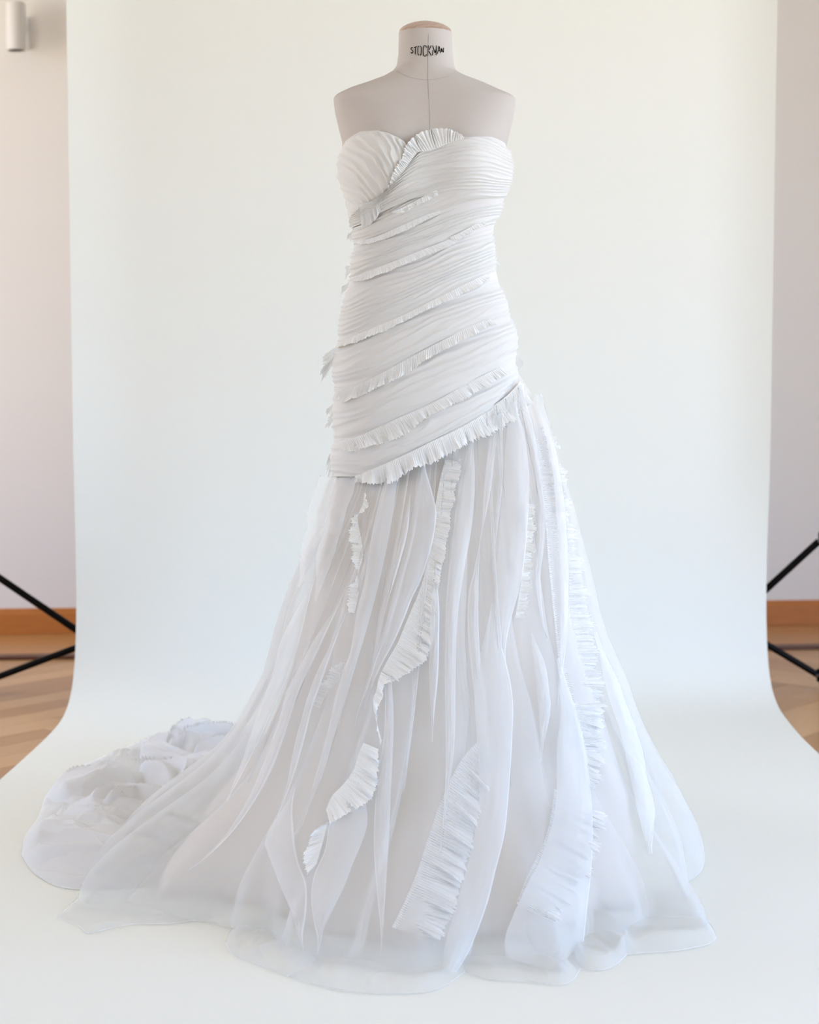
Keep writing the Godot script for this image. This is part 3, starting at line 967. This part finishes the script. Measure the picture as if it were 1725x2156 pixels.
func make_skirt() -> void:
	# layers from inside out
	skirt_layer("tulle_overskirt", "veil", [.001, -.012], 23, 1.5, .012, 9.0, 790, 1804, 1.0, 900, 90)
	# long pleated frills that run down the skirt
	pleat_strip("skirt_frill", [935, 968, 925, 1010, 915, 1070, 908, 1130, 898, 1190, 884, 1240, 868, 1280, 852, 1318, 838, 1352, 818, 1388, 806, 1412], [966, 966, 955, 1030, 946, 1090, 938, 1150, 928, 1200, 920, 1260, 916, 1310, 912, 1345, 898, 1385, 872, 1408, 836, 1428], "skirt", "soft_ruffle", 120, [.006, .016], 1.3, .006, .03)
	pleat_strip("skirt_frill", [806, 1412, 800, 1430, 796, 1450, 790, 1468, 790, 1490, 797, 1520, 800, 1545], [838, 1430, 818, 1436, 812, 1460, 800, 1500, 803, 1530, 808, 1552, 806, 1562], "skirt", "ruffle", 44, [.012, .024], 1.4, .006, .06)
	pleat_strip("skirt_frill", [770, 1560, 758, 1590, 748, 1620, 728, 1648, 706, 1672, 694, 1700], [806, 1572, 804, 1610, 800, 1650, 785, 1678, 752, 1700, 706, 1728], "skirt", "ruffle", 70, [.016, .026], 1.2, .006, .03)
	pleat_strip("skirt_frill", [706, 1716, 694, 1736, 688, 1760, 680, 1790, 672, 1815], [696, 1728, 672, 1744, 658, 1775, 651, 1805, 658, 1835], "skirt", "ruffle", 34, [.012, .022], 1.3, .004, .04)
	pleat_strip("skirt_frill", [772, 1036, 768, 1060, 758, 1090, 764, 1130, 768, 1170, 758, 1210, 758, 1250, 750, 1290], [780, 1040, 776, 1075, 750, 1088, 746, 1130, 748, 1160, 758, 1215, 740, 1240, 742, 1290], "skirt", "soft_ruffle", 70, [.006, .012], 1.0, .004, .07)
	pleat_strip("skirt_frill", [735, 1395, 722, 1420, 708, 1440, 690, 1460, 675, 1490], [722, 1392, 700, 1410, 684, 1440, 660, 1462, 664, 1480], "skirt", "sheer_ruffle", 40, [.002, .010], 1.4, .006, .08)
	pleat_strip("skirt_frill", [1098, 1060, 1100, 1100, 1100, 1140, 1096, 1180, 1092, 1220, 1086, 1260, 1080, 1300], [1111, 1062, 1113, 1100, 1112, 1140, 1109, 1180, 1106, 1220, 1102, 1262, 1096, 1300], "skirt", "soft_ruffle", 80, [.008, .014], 1.3, .003, .06)
	# broad frills of the under layer that show through the tulle
	pleat_strip("under_frill", [1110, 900, 1128, 980, 1144, 1080, 1152, 1180, 1162, 1280, 1172, 1380, 1178, 1480, 1186, 1580], [1150, 896, 1172, 980, 1190, 1080, 1212, 1180, 1230, 1280, 1250, 1380, 1262, 1480, 1250, 1580], "skirt", "sheer_ruffle", 150, [.003, .008], 1.6, .006, .04)
	pleat_strip("under_frill", [1006, 1560, 970, 1600, 930, 1680, 905, 1750, 880, 1830, 850, 1900, 826, 1950], [1040, 1600, 1012, 1690, 1000, 1740, 985, 1800, 968, 1860, 948, 1930, 920, 1980], "skirt", "sheer_ruffle", 84, [.004, .010], 2.0, .011, .03)
	pleat_strip("under_frill", [1165, 1660, 1160, 1700, 1150, 1750, 1130, 1800, 1105, 1850, 1085, 1900], [1258, 1700, 1256, 1750, 1240, 1800, 1232, 1840, 1200, 1880, 1160, 1940], "skirt", "sheer_ruffle", 64, [.004, .010], 2.0, .010, .04)
	pleat_strip("under_frill", [1200, 1480, 1212, 1530, 1226, 1590, 1232, 1650], [1256, 1490, 1256, 1540, 1258, 1600, 1250, 1660], "skirt", "sheer_ruffle", 60, [.004, .010], 1.4, .007, .06)
	pleat_strip("under_frill", [632, 1190, 645, 1150, 658, 1110], [660, 1200, 668, 1160, 690, 1120], "skirt", "sheer_ruffle", 30, [.002, .010], 1.6, .006, .08)
	# folds of doubled tulle, each where it hangs
	var folds := [
		[[824, 978, 813, 1018, 794, 1093, 782, 1157, 769, 1237, 756, 1285, 743, 1365, 731, 1403, 712, 1460, 694, 1530, 670, 1610, 645, 1690, 600, 1760], [848, 968, 841, 1010, 829, 1093, 807, 1205, 782, 1301, 764, 1365, 745, 1428, 726, 1492, 706, 1560, 684, 1640, 655, 1710, 625, 1790, 590, 1830], 2],
		[[897, 940, 887, 990, 877, 1039, 861, 1125, 839, 1215, 813, 1317, 788, 1380, 780, 1412, 752, 1492, 741, 1545], [901, 938, 893, 988, 884, 1045, 874, 1125, 850, 1220, 822, 1325, 796, 1395, 788, 1425, 762, 1495, 748, 1545], 2],
		[[892, 945, 884, 990, 868, 1090, 848, 1190, 818, 1300, 790, 1385, 778, 1440, 764, 1496], [898, 940, 897, 985, 909, 1030, 919, 1078, 914, 1129, 903, 1173, 887, 1221, 868, 1262, 855, 1300, 833, 1358, 800, 1425, 766, 1500], 2],
		[[984, 900, 976, 945, 963, 1008, 952, 1097, 945, 1171, 937, 1264, 935, 1394, 933, 1579, 925, 1700, 915, 1800], [996, 895, 991, 940, 995, 1023, 989, 1115, 974, 1208, 962, 1300, 958, 1420, 960, 1560, 950, 1700, 938, 1800], 2],
		[[1028, 875, 1022, 920, 1011, 1023, 1008, 1115, 993, 1201, 983, 1245, 981, 1319, 989, 1431, 998, 1560, 1004, 1680], [1046, 868, 1037, 915, 1025, 1041, 1009, 1134, 1004, 1208, 1005, 1320, 1012, 1400, 1030, 1500, 1044, 1600, 1050, 1690], 2],
		[[1040, 868, 1039, 910, 1041, 1010, 1036, 1082, 1034, 1152, 1030, 1200], [1048, 864, 1047, 908, 1048, 1010, 1043, 1090, 1038, 1160, 1032, 1210], 2],
		[[1060, 850, 1056, 900, 1052, 980, 1046, 1060, 1042, 1140, 1036, 1220, 1034, 1300, 1040, 1380, 1060, 1440], [1074, 830, 1078, 868, 1093, 915, 1102, 978, 1104, 1030, 1102, 1097, 1097, 1171, 1089, 1245, 1078, 1312, 1072, 1371, 1078, 1440], 2],
		[[1078, 812, 1080, 850, 1094, 893, 1108, 948, 1116, 1004, 1120, 1060, 1120, 1134, 1116, 1201, 1118, 1245, 1130, 1312, 1143, 1340], [1088, 805, 1093, 838, 1108, 893, 1119, 948, 1126, 1004, 1134, 1060, 1136, 1134, 1132, 1201, 1136, 1245, 1146, 1312, 1152, 1345], 2],
		[[1112, 830, 1130, 900, 1148, 980, 1158, 1080, 1164, 1180, 1168, 1280, 1166, 1380, 1160, 1480], [1122, 830, 1143, 900, 1162, 980, 1176, 1080, 1184, 1200, 1188, 1319, 1186, 1394, 1176, 1490], 2],
		[[1150, 1380, 1158, 1440, 1165, 1500, 1163, 1572, 1163, 1661, 1153, 1734, 1129, 1807, 1100, 1864, 1072, 1929, 1058, 1970, 1060, 2010], [1189, 1395, 1206, 1460, 1218, 1531, 1230, 1633, 1238, 1726, 1237, 1815, 1230, 1896, 1222, 1978, 1214, 2024, 1200, 2040, 1190, 2050], 1],
		[[1002, 1270, 990, 1340, 989, 1420, 999, 1551, 1005, 1677, 990, 1780, 970, 1860, 950, 1930, 935, 1990, 930, 2030], [1070, 1270, 1074, 1340, 1077, 1420, 1073, 1551, 1067, 1653, 1058, 1750, 1039, 1831, 1019, 1909, 987, 1994, 958, 2042], 1],
		[[815, 1430, 812, 1544, 800, 1620, 793, 1695, 790, 1789, 791, 1883, 795, 1940, 800, 2005], [828, 1420, 832, 1500, 831, 1563, 825, 1695, 821, 1789, 819, 1902, 814, 1977, 806, 2012], 2],
		[[738, 1620, 712, 1680, 699, 1729, 691, 1782, 669, 1834, 655, 1883, 652, 1932, 661, 1970, 669, 2000], [790, 1620, 788, 1680, 780, 1729, 765, 1775, 748, 1815, 725, 1883, 705, 1945, 690, 1985, 676, 2010], 3],
		[[612, 1660, 585, 1720, 569, 1768, 574, 1789, 593, 1846, 612, 1913, 616, 1959, 635, 1996], [640, 1655, 632, 1720, 631, 1766, 640, 1815, 655, 1860, 660, 1930, 650, 1996], 3],
		[[750, 1190, 715, 1270, 680, 1330, 645, 1400, 620, 1450, 600, 1520, 570, 1600, 530, 1680, 470, 1760, 400, 1825], [752, 1200, 728, 1265, 700, 1330, 668, 1400, 645, 1450, 622, 1520, 590, 1610, 548, 1690, 490, 1770, 415, 1835], 3],
		[[728, 1290, 700, 1360, 672, 1430, 655, 1480, 636, 1550, 610, 1640, 575, 1730], [738, 1290, 714, 1360, 690, 1430, 670, 1490, 652, 1560, 626, 1650, 592, 1740], 3],
		[[640, 1230, 610, 1330, 590, 1420, 560, 1500, 520, 1590, 470, 1680], [690, 1230, 655, 1330, 625, 1420, 590, 1500, 550, 1590, 500, 1690], 3],
		[[1232, 1330, 1256, 1440, 1288, 1540, 1320, 1640, 1345, 1730], [1256, 1330, 1286, 1440, 1322, 1540, 1356, 1640, 1378, 1730], 3],
		[[1290, 1560, 1312, 1650, 1330, 1740, 1338, 1800], [1306, 1540, 1345, 1640, 1368, 1720, 1384, 1790], 3],
		[[860, 1040, 850, 1120, 830, 1200, 810, 1280], [872, 1040, 862, 1120, 842, 1200, 820, 1285], 3],
		[[908, 1180, 905, 1300, 902, 1420, 900, 1560], [925, 1180, 924, 1300, 922, 1420, 918, 1560], 3],
		[[692, 1002, 684, 1024, 672, 1052, 667, 1085, 668, 1110, 648, 1160, 615, 1230], [732, 1006, 727, 1036, 716, 1080, 704, 1130, 690, 1180, 665, 1240], 2],
		[[726, 1006, 720, 1034, 708, 1080, 694, 1130, 676, 1190, 655, 1260], [772, 1004, 764, 1034, 750, 1070, 736, 1120, 716, 1190, 690, 1270], 2],
		[[1100, 1330, 1112, 1420, 1120, 1500, 1124, 1600], [1120, 1320, 1138, 1420, 1146, 1500, 1142, 1600], 3],
	]
	for k in folds.size():
		laid_fold("tulle_fold", folds[k][0], folds[k][1], "fold", .008 + .0006 * k, .010, -1 if k in [0, 3, 4, 11, 12] else (9 if k > 20 else 1), folds[k][2])
	# finer gathers that fan out from the seam under the last frill
	var cs := curve(v2([760, 1000, 860, 948, 960, 898, 1040, 850, 1088, 806]), 200)
	var ch := curve(v2([330, 1840, 640, 1900, 880, 1960, 1090, 1900, 1330, 1760]), 200)
	for k in 26:
		var u := clampf((k + rng.randf_range(.1, .9)) / 26.0, 0, 1)
		var s: Vector2 = cs[int(u * 199)]
		var e: Vector2 = ch[int(u * 199)]
		var long := rng.randf_range(.22, .8)
		var l := []
		var r := []
		var bend := rng.randf_range(-.12, .12)
		for j in 8:
			var t := j / 7.0 * long
			var q := Vector2(lerpf(s.x, e.x, pow(t, 1.15)), lerpf(s.y, e.y, t))
			q.x += bend * (e.x - s.x + 120) * sin(PI * t) * t
			var w := lerpf(1.5, 9.0, t) * (.6 + .5 * sin(k * 1.7))
			l.append_array([q.x - w, q.y])
			r.append_array([q.x + w, q.y])
		laid_fold("tulle_gather", l, r, "fold", .005 + .0003 * k, .007, 9, 2, 50)

func make_train() -> void:
	heap("train", [45, 1805, 52, 1765, 80, 1725, 100, 1672, 150, 1628, 230, 1590, 300, 1565, 400, 1550, 500, 1545, 600, 1560, 640, 1640, 600, 1740, 500, 1800, 400, 1850, 300, 1868, 185, 1872, 85, 1852, 45, 1805], [360, 1690], .05, 3.0, "train", .5)
	heap("train_layer", [286, 1640, 290, 1600, 320, 1580, 400, 1570, 470, 1575, 540, 1600, 560, 1660, 450, 1700, 370, 1700, 310, 1680, 286, 1640], [350, 1620], .085, 11.0, "train", .9)
	heap("train_layer", [320, 1590, 350, 1570, 430, 1560, 520, 1570, 560, 1620, 500, 1650, 420, 1640, 350, 1620, 320, 1590], [450, 1600], .10, 17.0, "train", 2.2)
	heap("train_layer", [96, 1682, 120, 1655, 180, 1640, 250, 1635, 285, 1655, 300, 1700, 255, 1732, 180, 1725, 130, 1712, 96, 1682], [220, 1690], .075, 23.0, "train", 2.5)
	heap("train_layer", [45, 1805, 60, 1760, 115, 1735, 175, 1742, 280, 1750, 400, 1760, 430, 1810, 380, 1862, 280, 1872, 150, 1876, 85, 1852, 45, 1805], [200, 1800], .045, 37.0, "train", .2)
	# tulle pooled on the floor in front
	heap("hem_pool", [475, 1990, 492, 1960, 560, 1930, 640, 1960, 690, 2010, 660, 2045, 610, 2060, 540, 2035, 490, 2015, 475, 1990], [570, 1985], .022, 61.0, "fold", 1.9, .7)
	heap("hem_pool", [608, 2062, 660, 2000, 760, 1960, 900, 1960, 1000, 2000, 990, 2040, 930, 2085, 860, 2098, 740, 2094, 660, 2078, 608, 2062], [800, 2030], .020, 71.0, "fold", 2.3, .7)
	heap("hem_pool", [960, 2040, 1000, 2000, 1060, 1960, 1160, 1960, 1230, 1990, 1225, 2040, 1190, 2078, 1100, 2072, 1020, 2066, 960, 2040], [1090, 2015], .026, 81.0, "fold", .6, .7)
	heap("hem_pool", [1200, 2000, 1225, 1940, 1290, 1925, 1330, 1980, 1315, 2022, 1270, 2048, 1215, 2040, 1200, 2000], [1262, 1990], .028, 91.0, "fold", .9, .7)
	heap("hem_pool", [1262, 1960, 1300, 1900, 1400, 1880, 1455, 1890, 1480, 1930, 1508, 1982, 1450, 2004, 1360, 2012, 1290, 2012, 1262, 1960], [1380, 1950], .032, 101.0, "veil", .3, .7)
	heap("hem_pool", [120, 1936, 200, 1870, 330, 1810, 460, 1800, 520, 1860, 480, 1920, 380, 1948, 270, 1952, 190, 1970, 165, 1955, 120, 1936], [340, 1890], .030, 111.0, "fold", -.5, .7)

# ---------------------------------------------------------------- everything in its order

func _ready() -> void:
	rng.seed = 11
	noise.seed = 4
	noise.noise_type = FastNoiseLite.TYPE_SIMPLEX_SMOOTH
	noise.frequency = 1.0
	noise.fractal_octaves = 3
	# camera
	var c := Camera3D.new()
	c.name = "camera"
	add_child(c)
	c.position = cam
	c.rotation.x = -tilt
	var lens := CameraAttributesPhysical.new()
	lens.frustum_focal_length = 12.0 * FOCAL / 1078.0
	lens.frustum_focus_distance = 3.15
	lens.exposure_aperture = 2.8
	lens.frustum_near = .1
	lens.frustum_far = 80.0
	c.attributes = lens
	c.fov = rad_to_deg(2 * atan(1078.0 / FOCAL))
	# sky: blue overhead, pale and warm low down where sunlit houses and streets lie
	var sky := ProceduralSkyMaterial.new()
	sky.sky_top_color = Color(.60, .74, 1.0)
	sky.sky_horizon_color = Color(.72, .85, 1.0)
	sky.sky_curve = .22
	sky.ground_horizon_color = Color(.98, .93, .84)
	sky.ground_bottom_color = Color(.72, .64, .52)
	sky.ground_curve = .2
	var e := Environment.new()
	e.background_mode = Environment.BG_SKY
	e.sky = Sky.new()
	e.sky.sky_material = sky
	e.background_energy_multiplier = 8.0
	e.tonemap_mode = Environment.TONE_MAPPER_LINEAR
	e.tonemap_exposure = .91
	e.sdfgi_enabled = true
	e.ssao_enabled = true
	e.ssil_enabled = true
	var world := WorldEnvironment.new()
	world.name = "daylight"
	world.environment = e
	add_child(world)
	# daylight that enters by the windows: on the right, and weaker behind the camera
	for z in [-3.6, -1.6, .4]:
		window_light(Vector3(3.2, 1.5, z), Vector2(1.4, 2.6), PI / 2, 1.1 if z < -3 else 2.85, Color(.78, .90, 1.0))
	window_light(Vector3(-3.2, 1.5, -4.9), Vector2(1.3, 2.4), -PI / 2, 2.6, Color(1.0, .985, .92))
	window_light(Vector3(-3.2, 1.5, -.8), Vector2(1.2, 2.4), -PI / 2, .8, Color(1.0, .985, .92))
	measure()
	make_materials()
	make_room()
	make_backdrop()
	make_stand(at(-45, 1440, 5.0), .55, .377, .160, .04, 0.0, "black tripod stand beside the paper edge, on the wall lamp's side")
	make_stand(at(1737, 1440, 5.08), .49, .449, .205, .046, PI, "black tripod stand showing its leg joints beside the paper edge")
	make_lamp()
	make_form()
	make_gown()

func window_light(p: Vector3, size: Vector2, turn: float, energy: float, color: Color) -> void:
	var l := AreaLight3D.new()
	l.name = "window_daylight"
	l.area_size = size
	l.light_energy = energy
	l.light_color = color
	l.shadow_enabled = true
	l.area_range = 30.0
	l.position = p
	l.rotation.y = turn
	add_child(l, true)
